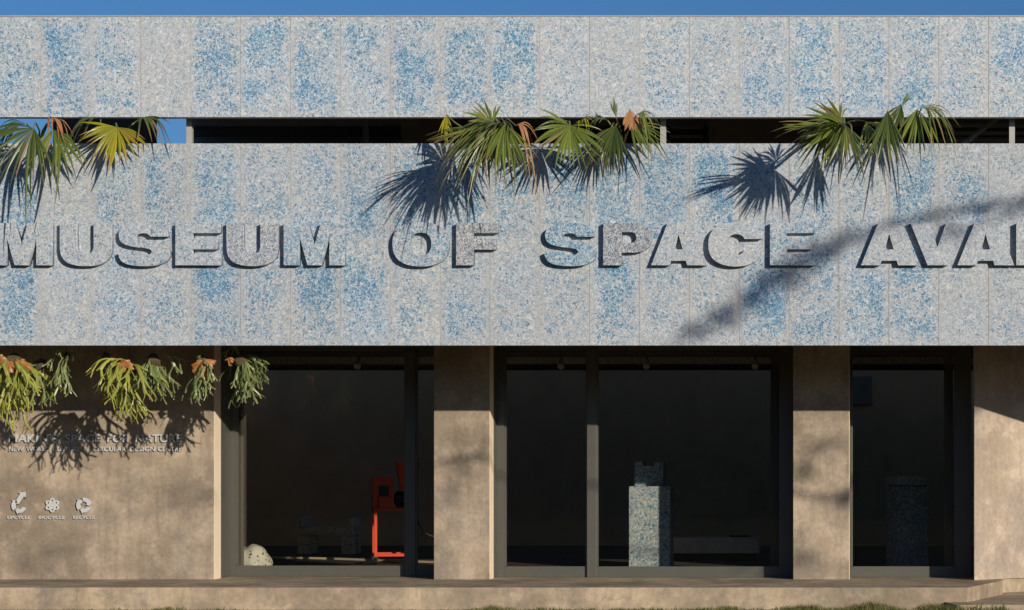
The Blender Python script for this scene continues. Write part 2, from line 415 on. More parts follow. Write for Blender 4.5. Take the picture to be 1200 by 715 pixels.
# pale linings on the sun-facing reveals
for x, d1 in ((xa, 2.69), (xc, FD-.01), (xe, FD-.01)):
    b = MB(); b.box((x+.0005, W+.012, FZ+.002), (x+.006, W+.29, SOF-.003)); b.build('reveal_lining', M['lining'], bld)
    b = MB(); b.box((x+.0005, W+.2902, FZ+.002), (x+.014, d1, SOF-.003)); b.build('jamb_cheek', M['frame'], bld)
# inner tracks of the sliding doors
for x, w in ((PX(277, 2.88), .10), (PX(589, 2.88), .05), (PX(903, 2.88), .12), (PX(1106, 2.88), .12)):
    b = MB(); b.box((x, 2.84, FZ+.001), (x+w, 2.88, CEIL)); b.build('door_stile', M['frame'], bld)

# ------------------------------------------------------------------ lettering
def outline_mesh(loops, depth, name, mat, parent, x, z, s, yfront, bev=.0):
    cu = bpy.data.curves.new(name, 'CURVE'); cu.dimensions = '2D'; cu.fill_mode = 'BOTH'; cu.extrude = depth/2
    for lp in loops:
        sp = cu.splines.new('POLY'); sp.points.add(len(lp)-1); sp.use_cyclic_u = True
        for pt, (a, c) in zip(sp.points, lp): pt.co = (a*s, -c*s, 0, 1)
    t = bpy.data.objects.new('t', cu)
    me = bpy.data.meshes.new_from_object(t); bpy.data.objects.remove(t); bpy.data.curves.remove(cu)
    me.transform(Matrix.Rotation(math.pi/2, 4, 'X')); me.name = name
    me.transform(Matrix.Translation((0, depth/2, 0)))
    bm = bmesh.new(); bm.from_mesh(me); bmesh.ops.remove_doubles(bm, verts=bm.verts, dist=1e-5)
    bmesh.ops.recalc_face_normals(bm, faces=bm.faces); bm.to_mesh(me); bm.free()
    me.materials.clear(); me.materials.append(mat)
    o = bpy.data.objects.new(name, me); C.objects.link(o); o.location = (x, yfront, z)
    if parent: o.parent = parent; o.matrix_parent_inverse = PM[parent.name]
    return o
H = 49.5
def rnd_pts(pts, sub=3):
    """Catmull-Rom through points; entries with a third value are sharp corners"""
    n = len(pts); out = []
    for i in range(n):
        p0, p1, p2, p3 = pts[i-1], pts[i], pts[(i+1) % n], pts[(i+2) % n]
        out.append((p1[0], p1[1]))
        if len(p1) > 2 and len(p2) > 2: continue
        a = p1 if len(p1) > 2 else p0; d = p2 if len(p2) > 2 else p3
        for k in range(1, sub):
            t = k/sub
            out.append(tuple(.5*((2*p1[j])+(-a[j]+p2[j])*t+(2*a[j]-5*p1[j]+4*p2[j]-d[j])*t*t+(-a[j]+3*p1[j]-3*p2[j]+d[j])*t**3) for j in (0, 1)))
    return out
def superell(cx, cy, rx, ry, e=2.4, n=44):
    o = []
    for k in range(n):
        a = 2*math.pi*k/n; c, s_ = math.cos(a), math.sin(a)
        o.append((cx+rx*math.copysign(abs(c)**(2/e), c), cy+ry*math.copysign(abs(s_)**(2/e), s_)))
    return o
G = {}
G['M'] = (71.5, [[(0,H),(18.3,H),(18.3,H-34),(28,H),(44.5,H),(53.5,H-34),(53.5,H),(71.5,H),(71.5,0),(43.5,0),(36,26),(28,0),(0,0)]])
G['U'] = (60.2, [rnd_pts([(0,0,1),(0,30,1),(2,39),(8,46),(18,49.6),(30,50.5),(42,49.6),(52,46),(58,39),(60.2,30,1),(60.2,0,1),(39.7,0,1),(39.7,28,1),(38.2,33),(34.5,35.6),(29.6,36.2),(25,35.6),(21.2,33),(19.5,28,1),(19.5,0,1)])])
G['S'] = (60, [rnd_pts([(58.5,15.8,1),(57.3,9.5),(53,4.5),(44,1),(30,-.5),(17,1),(7,4.5),(1.8,9.5),(1,15.5),(3,21.5),(9,25.6),(18,27.8),(29,29.2),(36,30.4),(39,32.2),(39.3,34.4),(37,36.8),(30,38),(25,36.9),(21.5,33.8,1),(0,34.6,1),(1,40),(5,45.5),(14,49.2),(30,50.6),(45,49.4),(55,45.5),(59.5,40),(60.2,34),(57.5,28.5),(51,24.6),(41,22.2),(30,20.8),(24,19.8),(21.5,18),(21.2,15.6),(23,13.2),(28,12),(33,12.4),(36.6,14.2),(37.8,16,1)])])
G['E'] = (52.8, [[(0,0),(52.5,0),(52.5,11.6),(20,11.6),(20,18.2),(49,18.2),(49,30.6),(20,30.6),(20,36.2),(53,36.2),(53,H),(0,H)]])
G['O'] = (66, [superell(33, 24.9, 33, 26), superell(33, 24.6, 12.6, 13.4)])
G['F'] = (49, [[(0,0),(49,0),(49,11.6),(20.3,11.6),(20.3,18.6),(46.5,18.6),(46.5,31),(20.3,31),(20.3,H),(0,H)]])
G['P'] = (56.6, [rnd_pts([(0,0,1),(37,0,1),(47,2),(53.5,7.2),(56.5,14),(56.5,20.5),(53.5,27.5),(47,32.6),(37,34.6,1),(21.6,34.6,1),(21.6,H,1),(0,H,1)]),
     rnd_pts([(21.6,10.6,1),(33,10.6,1),(37,12.2),(38.6,15.6),(38.6,18.6),(37,22),(33,23.6,1),(21.6,23.6,1)])])
G['A'] = (66, [[(20,0),(48,0),(66.5,H),(43.5,H),(42,44.2),(24,44.2),(22.3,H),(0,H)], [(33,13),(38.3,31),(28.2,31)]])
G['C'] = (62.5, [rnd_pts([(62.3,18.4,1),(61,12),(56,6),(46,1.3),(32,-.5),(18,1.3),(7,7),(1.5,15),(0,25),(1.5,35.5),(7,43.6),(18,49.2),(32,51),(46,49.2),(56,44.3),(61,38),(62.5,31.2,1),(42.4,31,1),(40.5,34.5),(37,36.8),(32,37.6),(26.5,36),(23,31.5),(22,25.2),(23,19),(26.5,14.6),(32,13),(37,13.7),(40.6,16),(42.3,18.7,1)])])
G['V'] = (65, [[(0,0),(22.2,0),(31.5,28.5),(41.8,0),(64,0),(43.5,H),(20,H)]])
G['I'] = (20.2, [[(0,0),(20.2,0),(20.2,H),(0,H)]])
G['L'] = (49, [[(0,0),(20.2,0),(20.2,36),(49,36),(49,H),(0,H)]])
G['B'] = (60, [rnd_pts([(0,0,1),(38,0,1),(50,2.5),(56,8),(57,14),(54,20.5),(48,24),(56,28),(60,35),(58,42),(51,48),(40,H,1),(0,H,1)]),
     [(20.5,11),(34,11),(36.5,15),(34,19),(20.5,19)], [(20.5,29.5),(36,29.5),(39,33.8),(36,38),(20.5,38)]])
LD = .085
sign = empty('facade_sign', (PX(600, 0), 0, PZ(311, 0)), 'large raised flake board capitals spelling the museum name along the lower fascia', 'sign')
LET = [('M',-11,.25,.05),('U',70,.15,.1),('S',138.2,.22,.06),('E',205.5,.3,.05),('U',265.3,.08,.42),('M',332.4,.55,0),
       ('O',459.8,.5,.03),('F',534.5,.12,.6),('S',637.9,.85,0),('P',706.8,.2,.65),('A',763,.12,.05),('C',830,.05,.04),('E',902.3,.45,0),
       ('A',1009,.15,.03),('V',1067,.12,.03),('A',1122,.12,.03),('I',1191,.15,.03),('L',1220,.2,.1),('A',1268,.2,0),('B',1342,.1,.3),('L',1410,.4,0),('E',1466,.2,.1)]
s_ = (CAMD-LD)/CAMD/100
for ch, px, bl, sp in LET:
    p = P(px, 261.3, -LD)
    wd, loops = G[ch]
    if ch == 'A' and px == 763: loops = [[(a*.97, c) for a, c in lp] for lp in loops]
    o = outline_mesh(loops, LD+.004, 'letter', M['terrazzo'], sign, p.x, p.z, s_, -LD)
    o.color = (bl, sp, 0, .92)

# small raised lettering on the left wall
def text_mesh(txt, x0, x1, zb, h, depth, name, parent, mat):
    cu = bpy.data.curves.new(name, 'FONT'); cu.body = txt; cu.size = 1; cu.extrude = .5; cu.offset = .022; cu.space_character = 1.06; cu.resolution_u = 3
    t = bpy.data.objects.new('t', cu); C.objects.link(t)
    bpy.context.view_layer.update()
    me = bpy.data.meshes.new_from_object(t); bpy.data.objects.remove(t)
    xs = [v.co.x for v in me.vertices]; ys = [v.co.y for v in me.vertices]
    ax, bx_, ay, by = min(xs), max(xs), min(ys), max(ys)
    for v in me.vertices:
        v.co = ((v.co.x-ax)/(bx_-ax)*(x1-x0), -(v.co.z+.5)*depth, (v.co.y-ay)/(by-ay)*h)
    me.materials.clear(); me.materials.append(mat); me.name = name
    bm = bmesh.new(); bm.from_mesh(me); bmesh.ops.recalc_face_normals(bm, faces=bm.faces); bm.to_mesh(me); bm.free()
    o = bpy.data.objects.new(name, me); C.objects.link(o); o.location = (x0, W+.002, zb)
    o.parent = parent; o.matrix_parent_inverse = PM[parent.name]
    return o
sd = W-.02
sg = empty('wall_sign', (PX(110, W), W, PZ(530, W)), 'two lines of small raised lettering about making space for nature on concrete wall', 'sign')
for word, a, c in (('MAKING', 10.5, 68), ('SPACE', 76.5, 118), ('FOR', 126, 152), ('NATURE', 159, 213)):
    text_mesh(word, PX(a, sd), PX(c, sd), PZ(518.6, sd), .103, .035, 'word', sg, M['letter_w'])
for word, a, c in (('NEW', 10.5, 28), ('WORLD', 31, 58), ('CULTURE', 62, 94), ('&', 98, 103), ('CIRCULAR', 108.5, 148), ('DESIGN', 152, 182), ('CENTRE', 185, 213)):
    text_mesh(word, PX(a, sd), PX(c, sd), PZ(529.2, sd), .062, .028, 'word', sg, M['letter_w'])

def ring_arrow(rad, w, a0, a1, head):
    """one chasing arrow as an outline (px units, y down)"""
    o = []; n_ = 8
    for k in range(n_+1):
        a = R(a0+(a1-a0)*k/n_); o.append(((rad+w/2)*math.cos(a), (rad+w/2)*math.sin(a)))
    a = R(a1); o.append(((rad+w*.95)*math.cos(a), (rad+w*.95)*math.sin(a)))
    a = R(a1+head); o.append((rad*math.cos(a), rad*math.sin(a)))
    a = R(a1); o.append(((rad-w*.95)*math.cos(a), (rad-w*.95)*math.sin(a)))
    for k in range(n_, -1, -1):
        a = R(a0+(a1-a0)*k/n_); o.append(((rad-w/2)*math.cos(a), (rad-w/2)*math.sin(a)))
    return o
def emblem(px, py, kind, cap, a, c, label):
    e = empty('emblem_sign', (PX(px, W), W, PZ(py+18, W)), label, 'sign', 'raised emblems on the concrete wall')
    s = .86*28.01/26/100
    pt = P(px, py, sd)
    if kind == 'atom':
        for k in range(3):
            t = R(30+60*k); lo, li = [], []
            for q_ in range(28):
                u = 2*math.pi*q_/28
                for L_, rx, ry in ((lo, 10.2, 4.6), (li, 7.8, 2.5)):
                    x, y = rx*math.cos(u), ry*math.sin(u); L_.append((x*math.cos(t)-y*math.sin(t), x*math.sin(t)+y*math.cos(t)))
            outline_mesh([lo, li], .03+.001*k, 'orbit', M['letter_w'], e, pt.x, pt.z, s, W-.03-.001*k)
        outline_mesh([superell(0, 0, 2.3, 2.3, 2, 14)], .036, 'nucleus', M['letter_w'], e, pt.x, pt.z, s, W-.036)
    else:
        for k in range(3):
            a0 = -100+120*k
            if kind == 'up' and k == 0:
                lp = [(-5.5,-4.5),(2.0,-16.5),(-1.2,-17.5),(8.5,-18.5),(9.2,-10),(7,-13),(0,-1.8)]
            else: lp = ring_arrow(7.6, 5.2, a0, a0+78, 30)
            outline_mesh([lp], .034, 'arrow', M['letter_w'], e, pt.x, pt.z, s, W-.034)
    text_mesh(cap, PX(a, sd), PX(c, sd), PZ(608.5, sd), .043, .022, 'caption', e, M['letter_w'])
emblem(22.5, 592.5, 'up', 'UPCYCLE', 8.5, 35, 'raised three-arrow emblem with one arrow shooting upward, on concrete wall')
emblem(61.5, 592, 'atom', 'BIOCYCLE', 45, 75.5, 'raised flower-like atom emblem on concrete wall between two arrow emblems')
emblem(98.5, 592, 'cycle', 'RECYCLE', 85.5, 110.5, 'raised round emblem of three chasing arrows beside the atom emblem')

# ------------------------------------------------------------------ fan palms growing in the terrace gap
def fan(name, mat, parent, hub, axis, normal, Rr, spread, n, rg, split=.52, droop=.35, dry=.15, cup=.12, jit=1.0):
    Rr *= .86; mb = MB(); axis = Vector(axis).normalized(); normal = Vector(normal)
    normal = (normal-axis*normal.dot(axis)).normalized(); side = axis.cross(normal)
    rs = (.02, .18, .36, .5, .62, .74, .86, 1.0)
    n = max(5, int(n*.84)); bent = [rg.random() < .22 for _ in range(n)]
    for i in range(n):
        th = -spread+2*spread*(i+.5)/n; dth = 2*spread/n
        ln = Rr*(1-.22*(abs(th)/spread)**2)*(1-.26*jit*rg.random()+.04)
        if rg.random() < .04*jit: continue
        th += rg.uniform(-.4, .4)*dth*jit
        d0 = axis*math.cos(th)+side*math.sin(th); td = side*math.cos(th)-axis*math.sin(th)
        dr = droop*rg.uniform(.4, 1.7)*(2.0 if bent[i] else 1)+(.12 if bent[i] else 0); kink = rg.uniform(-.30, .30)*(1.8 if bent[i] else .5); br = rg.random(); drt = .7*dry*rg.uniform(.3, 2.2)
        tw = rg.uniform(-.9, .9); old = rg.random() < .045
        vs_, fs, col = [], [], []
        wsp = split*ln*math.tan(dth/2)*1.14
        for k, r in enumerate(rs):
            w = r*ln*math.tan(dth/2)*1.14 if r <= split else wsp*max(.02, (1-(r-split)/(1-split)))**.75
            f = max(0, (r-.3)/.7)
            c = hub+d0*(r*ln)+normal*(cup*ln*math.sin(r*2.2)*(abs(th)/spread)**2)
            c.z -= dr*ln*f*f
            c += (td*kink+normal*abs(kink)*.4)*(ln*f*f*.6)
            lift = normal*(w*.42)
            e = td*w + normal*(w*tw*f)
            vs_ += [c-e-lift, c+lift*.6, c+e-lift]
            cd = min(1, max(0, (r-.72)/.28)*drt*3.4 + (drt*.25 if r > .45 else .05*drt)+(.8 if old else 0))
            col += [(cd, br*.8+.1), (cd, br), (cd, br*.8+.2)]
            if k:
                o = 3*k; fs += [(o-3,o,o+1,o-2), (o-2,o+1,o+2,o-1)]
        mb.add(vs_, fs, col)
    o = mb.build(name, mat, parent)
    return o
def palm(px, d, label, fronds, seed):
    rg = random.Random(seed)
    base = Vector((PX(px, d), d, 5.02))
    t = empty('fan_palm', base, label, 'palm', 'fan palms leaning out of the terrace gap')
    mb = MB(); top = base+Vector((0, 0, .42))
    mb.tube([base, base+Vector((0,0,.25)), top], [.09, .08, .05], 8); mb.build('trunk', M['fibre'], t)
    for (hx, hy, hd, ax, nm, rr, sp, n_, mat, kw) in fronds:
        hub = P(hx, hy, hd)
        mid = (top+hub)/2; mid.z = min(max(top.z, hub.z)+.05, 5.66); mid.y = min(mid.y, .3)
        mb = MB()
        p = [top, Vector((top.x*.6+hub.x*.4, .18, 5.58)), Vector((top.x*.25+hub.x*.75, min(-.02, hub.y*.5), 5.62 if hub.z > 5.2 else 5.6)), hub]
        mb.tube(p, [.012, .011, .009, .007], 5); st = mb.build('stalk', M['stalk'], t)
        fan('frond', M[mat], t, hub, ax, nm, rr, sp, n_, rg, **kw)
    return t
palm(45, .45, 'fan palm with long dark drooping fronds beside the yellow-green palm', [
    (40, 150, -.45, (-.55,-.35,-.75), (.25,-.9,.45), .78, 1.15, 26, 'palmdark', dict(droop=.30)),
    (62, 152, -.30, (.35,-.35,-.85), (.4,-.9,.2), .66, .95, 20, 'palm', dict(droop=.25)),
    (30, 145, -.15, (-.9,-.3,-.25), (0,-.5,.9), .60, .9, 18, 'palmdark', dict(droop=.6)),
    (62, 143, -.12, (.5,-.6,.2), (.1,.1,1), .42, .8, 12, 'palmdead', dict(droop=.8, dry=.4))], 3)
palm(140, .45, 'fan palm with one bright yellow-green frond spread flat over the fascia edge', [
    (137, 149, -.22, (-.06,-.3,-.9), (.2,-.95,.15), .58, 1.62, 30, 'palmyel', dict(droop=.10, dry=.22)),
    (118, 140, .05, (-.75,-.5,.1), (0,-.3,1), .55, .9, 16, 'palmdark', dict(droop=.8)),
    (165, 139, -.02, (.85,-.35,.05), (0,-.3,1), .50, .9, 14, 'palmdark', dict(droop=.8, dry=.4))], 5)
palm(560, .45, 'dense fan palm with a large hanging green skirt and one short upright leaf', [
    (592, 144, -1.15, (.02,-.25,-1), (.35,-.9,.2), .76, .80, 28, 'palm', dict(droop=.10, dry=.25)),
    (584, 145, -1.08, (-.85,-.2,-.55), (-.1,-.85,.5), .92, .66, 28, 'palm', dict(droop=.34, dry=.35)),
    (574, 146, -0.84, (-.45,-.3,-.9), (.1,-.95,.2), .80, .8, 20, 'palmdark', dict(droop=.15)),
    (572, 150, -.95, (-.70,-.55,-.22), (.1,0,1), .98, .60, 20, 'palm', dict(droop=.10, dry=.3)),
    (586, 147, -.95, (-.2,-.95,.0), (.1,.05,1), .62, .85, 16, 'palmdark', dict(droop=.3, dry=.3)),
    (577, 145, -0.89, (-.45,.1,.55), (.4,-.9,.3), .46, 1.0, 15, 'palm', dict(droop=.12)),
    (523, 134, -0.41, (-.05,-.1,-1), (.3,-.9,.2), .36, .45, 8, 'palmyel', dict(droop=.3, dry=.4)),
    (566, 148, -.55, (-.2,-.3,-.95), (0,-.98,.1), .72, .7, 24, 'palmdark', dict(droop=.12, dry=.5)),
    (590, 150, -.75, (.15,-.1,-.98), (.1,-.95,.1), .78, .6, 22, 'palmdark', dict(droop=.1, dry=.4)),
    (604, 147, -0.94, (.75,-.3,.05), (-.1,-.4,.9), .38, .7, 10, 'palmdead', dict(droop=.9, dry=.3))], 11)
palm(665, .45, 'fan palm with a single pale frond fanned wide like a star', [
    (668, 147, -.52, (-.15,-.3,-.8), (.25,-.95,.2), .62, 1.85, 34, 'palm', dict(droop=.10, dry=.12)),
    (680, 146, -.35, (.45,-.5,.5), (0,-.4,.9), .34, .8, 12, 'palmyel', dict(droop=.5)),
    (668, 145, -.15, (-.6,-.5,.3), (0,-.3,1), .40, .9, 12, 'palmdark', dict(droop=.9, dry=.4))], 17)
palm(730, .45, 'fan palm with a folded rusty orange dead leaf above dark green fronds', [
    (722, 147, -.32, (-.32,-.3,-.9), (.2,-.95,.1), .70, .72, 24, 'palmdark', dict(droop=.12)),
    (738, 145, -.30, (.75,-.3,-.55), (.2,-.8,.5), .62, .75, 20, 'palm', dict(droop=.30)),
    (738, 128, -.30, (.15,-.3,-.9), (.35,-.9,.3), .36, .62, 10, 'palmdead', dict(droop=.05, dry=.2, split=.8)),
    (722, 138, -.28, (-.18,-.1,.9), (.3,-.95,.1), .32, .30, 6, 'palm', dict(droop=.05)),
    (745, 136, -.25, (.6,-.3,.25), (.1,-.4,.9), .40, .8, 14, 'palm', dict(droop=.9)),
    (716, 150, -.22, (-.15,-.3,-.95), (.1,-.95,.1), .62, .6, 20, 'palmdark', dict(droop=.1, dry=.5)),
    (712, 141, -.05, (-.8,-.4,.2), (0,-.3,1), .40, .9, 12, 'palmdark', dict(droop=.5))], 19)
palm(985, .45, 'silvery green fan palm facing the sun, casting the broad dark shadow beside it', [
    (990, 144, -1.10, (-.85,-.1,-.30), (.35,-.85,.25), .66, 1.35, 26, 'palm', dict(droop=.12, dry=.08)),
    (990, 146, -1.03, (.08,-.3,-.95), (.45,-.8,.2), .66, .85, 24, 'palmdark', dict(droop=.10)),
    (978, 150, -1.15, (-.72,-.68,-.03), (.1,0,1), .95, .62, 18, 'palm', dict(droop=.08)),
    (986, 148, -1.0, (-.15,-.95,.05), (.1,.05,1), .70, .8, 16, 'palmdark', dict(droop=.2)),
    (985, 143, -0.94, (-.35,0,.8), (.3,-.9,.3), .42, .70, 14, 'palm', dict(droop=.15)),
    (975, 146, -0.83, (-.7,-.3,-.75), (.2,-.9,.3), .70, .8, 22, 'palmdark', dict(droop=.2))], 23)
palm(1055, .45, 'fan palm with a flat dark pleated frond and arched green leaves on bent stalks', [
    (1040, 130, -1.0, (-.04,-.12,-.98), (.1,-.98,.1), .74, .50, 14, 'palmdark', dict(droop=.04, split=.56, jit=.25)),
    (1056, 122, -.82, (-.25,-.2,-.75), (.2,-.9,.35), .34, .6, 10, 'palmdark', dict(droop=.1, split=.8)),
    (1057, 125, -.80, (.45,.1,.85), (.3,-.9,.2), .26, .28, 6, 'palm', dict(droop=.05)),
    (1080, 126, -.62, (.75,-.35,-.12), (.1,-.55,.85), .58, .75, 20, 'palm', dict(droop=.95, dry=.1)),
    (1075, 128, -.55, (-.05,-.4,-.85), (.1,-.9,.3), .62, .62, 14, 'palm', dict(droop=.3, dry=.12)),
    (1015, 144, -.30, (.5,-.5,-.4), (.1,-.8,.5), .50, .9, 16, 'palm', dict(droop=.5))], 29)

# ------------------------------------------------------------------ staghorn ferns under the soffit
def antler(mb, p, d, up, w, ln, level, rg, tone):
    steps = 5; pts = []; d = d.copy(); p = p.copy()
    curl = Vector((rg.uniform(-.10, .10), rg.uniform(-.10, .10), 0))
    for k in range(steps+1):
        pts.append((p.copy(), d.copy()))
        d = (d+Vector((0,0,(-.26,-.20,-.13,-.06)[level]))+curl+Vector((rg.uniform(-.06,.06), rg.uniform(-.06,.06), 0))).normalized()
        p = p+d*(ln/steps)
    vs_, fs, col = [], [], []
    for k, (q_, dd) in enumerate(pts):
        sd_ = dd.cross(up)
        if sd_.length < .05: sd_ = dd.orthogonal()
        sd_.normalize(); nn = sd_.cross(dd)
        t = k/steps; last = level == 3
        ww = w*((.45+.75*t*t) if level == 0 else (.85+.45*t*t))*(1-.45*t*t if last else 1)
        vs_ += [q_-sd_*ww-nn*ww*.25, q_+nn*ww*.35, q_+sd_*ww-nn*ww*.25]
        dr = max(0, t-.5)*1.2 if last else 0
        col += [(dr, tone), (dr, min(1, tone+.3)), (dr, tone)]
        if k: o = 3*k; fs += [(o-3,o,o+1,o-2),(o-2,o+1,o+2,o-1)]
    mb.add(vs_, fs, col)
    if level < 3:
        q_, dd = pts[-1]; sd_ = dd.cross(up)
        if sd_.length < .05: sd_ = dd.orthogonal()
        sd_.normalize(); skip = rg.choice((-1, 1)) if (level > 0 and rg.random() < .35) else 0
        for sgn in (-1, 1):
            a = rg.uniform(.35, .85)
            antler(mb, q_+sd_*(w*.6*sgn)-dd*w*.3, (dd+sd_*sgn*a).normalized(), (up+Vector((rg.uniform(-.3,.3), rg.uniform(-.3,.3), 0))).normalized(), w*rg.uniform(.64, .82), ln*(rg.uniform(.25, .5) if sgn == skip else rg.uniform(.55, .95)), 3 if sgn == skip else level+1, rg, tone)
def fern(px, py, d, label, n, size, mat, seed, shield=(), spreadx=(-1, 1), ballr=.085):
    rg = random.Random(seed); d = .42+(d-.95)*.9; c = P(px, py-7, d)
    t = empty('staghorn_fern', c, label, 'fern', 'staghorn ferns hanging under the fascia')
    mb = MB(); mb.tube([c+Vector((0,0,ballr*.6)), Vector((c.x, c.y, SOF+.01))], .003, 4); mb.build('wire', M['wire'], t)
    bm = bmesh.new(); bmesh.ops.create_icosphere(bm, subdivisions=2, radius=ballr)
    for v in bm.verts: v.co *= 1+.35*mnoise.noise(v.co*14+Vector((seed,0,0)))
    me = bpy.data.meshes.new('root_ball'); bm.to_mesh(me); bm.free(); me.materials.append(M['moss'])
    o = bpy.data.objects.new('root_ball', me); C.objects.link(o); o.parent = t
    for k in range(int(n*1.15)):
        az = rg.uniform(0, 2*math.pi)
        dx = rg.uniform(*spreadx); dy = rg.uniform(-.9, .5)
        dd = Vector((dx*.55, dy*.75, rg.uniform(-.9, .45))).normalized()
        up = Vector((-dd.x*.6, -dd.y*.6-.5, 1)).normalized()
        up = (up+Vector((rg.uniform(-.5,.5), rg.uniform(-.6,.2), 0))).normalized()
        mb = MB(); antler(mb, c+dd*ballr*.7, dd, up, size*.026*rg.uniform(.6, 1.35), size*.165*rg.uniform(.5, 1.35), 0, rg, rg.random()*.8)
        mb.build('antler_frond', M[mat], t)
    for (dx, dy, dz, s) in shield:
        mb = MB(); cc = c+Vector((dx, dy, dz)); out = Vector((dx*1.2+.02, -1, .15)).normalized()
        sx = out.cross(Vector((0,0,1))).normalized(); sz = sx.cross(out)
        vs_, fs, col = [cc], [], [(0,.5)]
        N_ = 30
        for k in range(N_):
            a = 2*math.pi*k/N_; rr = s*(.62+.15*math.sin(4*a+seed)+rg.uniform(-.12,.12))*(1.0-.55*math.sin(a))
            vs_.append(cc+(sx*math.cos(a)+sz*math.sin(a))*rr*.55+out*(.03+rg.uniform(-.02,.02))); col.append((rg.random()*.3, rg.random()))
        for k in range(N_):
            a = 2*math.pi*k/N_; rr = s*(.62+.16*math.sin(4*a+seed)+rg.uniform(-.15,.12))*(1.0-.60*math.sin(a))
            vs_.append(cc+(sx*math.cos(a)+sz*math.sin(a))*rr+out*(-.01+rg.uniform(-.04,.04))); col.append((rg.random()*.6, rg.random()))
        for k in range(N_):
            k2 = (k+1) % N_; fs += [(0, 1+k, 1+k2), (1+k, 1+N_+k, 1+N_+k2, 1+k2)]
        mb.add(vs_, fs, col); mb.build('shield_frond', M['shield'], t, smooth=True)
    return t
fern(16, 432, .85, 'large yellow-green staghorn fern with an orange shield, above the slogan lettering', 22, 1.25, 'fernyel', 31, [(-.14,-.10,.05,.17), (.12,-.10,.0,.14), (0,-.13,-.03,.13)], (-1.1, .9), .11)
fern(48, 436, 1.15, 'deep green staghorn fern tucked behind the yellow one', 8, .95, 'fern', 33)
fern(78, 424, .95, 'small pale green staghorn fern with few broad antlers', 7, .88, 'fern', 37, (), (-.6, .6), .05)
fern(124, 424, 1.1, 'tiny staghorn fern with a reddish dried leaf', 4, .42, 'fern', 41, [(.10,-.05,.0,.09)], (-1, .8), .05)
fern(152, 440, .95, 'long trailing staghorn fern hanging lowest of all', 14, 1.10, 'fernyel', 43, [(-.02,-.10,.08,.13)], (-.8, .5))
fern(180, 430, .98, 'bushy staghorn fern hanging against the long trailing one', 15, 1.0, 'fern', 47, (), (-.6, .7))
fern(238, 432, .95, 'staghorn fern with a ragged tan shield and one broad antler held sideways', 9, .92, 'fern', 53, [(.06,-.12,.0,.17), (.0,-.10,-.06,.12)], (-1.3, .5))
fern(283, 430, .95, 'rounded green staghorn fern hanging over the window corner', 22, .98, 'fern', 59, [(-.12,-.06,.02,.07)], (-.7, 1.1))

# ------------------------------------------------------------------ things behind the glass
def boxpart(name, mat, parent, cx, cy, z0, wx, wy, h, rz=0, bevel=.006):
    b = MB(); b.box((-wx/2, -wy/2, 0), (wx/2, wy/2, h))
    o = b.build(name, mat, None, bevel=bevel); o.location = (cx, cy, z0); o.rotation_euler.z = rz
    o.parent = parent; o.matrix_parent_inverse = PM[parent.name] if parent else Matrix.Identity(4)
    return o
# plinth with the notched block on it
d = 4.4; x0, x1 = PX(737, d), PX(785.5, d); zt = PZ(570, d)
pl = empty('display_plinth', ((x0+x1)/2, d+.2, FZ), 'tall square plinth of blue and white flake board carrying a notched block', 'plinth')
o = boxpart('column', M['terrazzo'], pl, (x0+x1)/2, d+.28, FZ, x1-x0, .56, zt-FZ); o.color = (.62, 0, 0, 1)
xa2, xb2 = PX(743.5, d+.25), PX(777, d+.25); zb = PZ(541, d+.25); h = zb-zt; xm = (xa2+xb2)/2
b = MB(); b.prism([(xa2,-zb),(xm-.075,-zb),(xm-.075,-zb+.06),(xm+.075,-zb+.06),(xm+.075,-zb),(xb2,-zb),(xb2,-zt-.001),(xa2,-zt-.001)], -.15, .15)
b.v = [(x-xm, z+.0, -y-zt) for x, y, z in b.v]
o = b.build('notched_block', M['terrazzo'], bevel=.005); o.location = (xm, d+.40, zt)
o.color = (.85, 0, 0, 1); tag(o, 'deep blue flake board block with a notched top standing on the plinth', 'sculpture')
# second plinth, turned, with a lid
d = 4.1; cx = PX(1064, d); zt = PZ(569, d)
pl = empty('lidded_plinth', (cx, d+.3, FZ), 'dark blue flake board plinth with a separate lid, standing in shade behind narrow window', 'plinth')
o = boxpart('column', M['terrazzo'], pl, cx, d+.34, FZ, .46, .40, zt-FZ-.012, R(22)); o.color = (.85, .08, 0, 1)
o = boxpart('gap_strip', M['black'], pl, cx, d+.34, zt-.012, .42, .36, .014, R(22), 0)
o = boxpart('lid', M['terrazzo'], pl, cx, d+.34, zt+.002, .475, .415, PZ(558, d)-zt, R(22)); o.color = (.25, .05, 0, 1)
# low grey bench and the small black thing on it
d = 7.6; x0, x1 = PX(746, d), PX(889, d); zt = PZ(630, d)
be = empty('low_bench', ((x0+x1)/2, d, FZ), 'long low pale grey box bench on the dark floor behind the plinth', 'bench')
boxpart('seat', M['greybench'], be, (x0+x1)/2, d+.3, FZ+.10, x1-x0, .6, zt-FZ-.10)
boxpart('base', M['black'], be, (x0+x1)/2, d+.32, FZ, (x1-x0)*.94, .5, .10)
b = MB(); cx = PX(866, d)
b.box((cx-.10, d+.15, zt), (cx+.10, d+.32, zt+.028)); b.tube([(cx-.16, d+.24, zt+.015), (cx+.16, d+.2, zt+.015)], .014, 8)
tag(b.build('hand_tool', M['black'], bevel=.004), 'small flat black tool lying on the grey bench', 'tool')
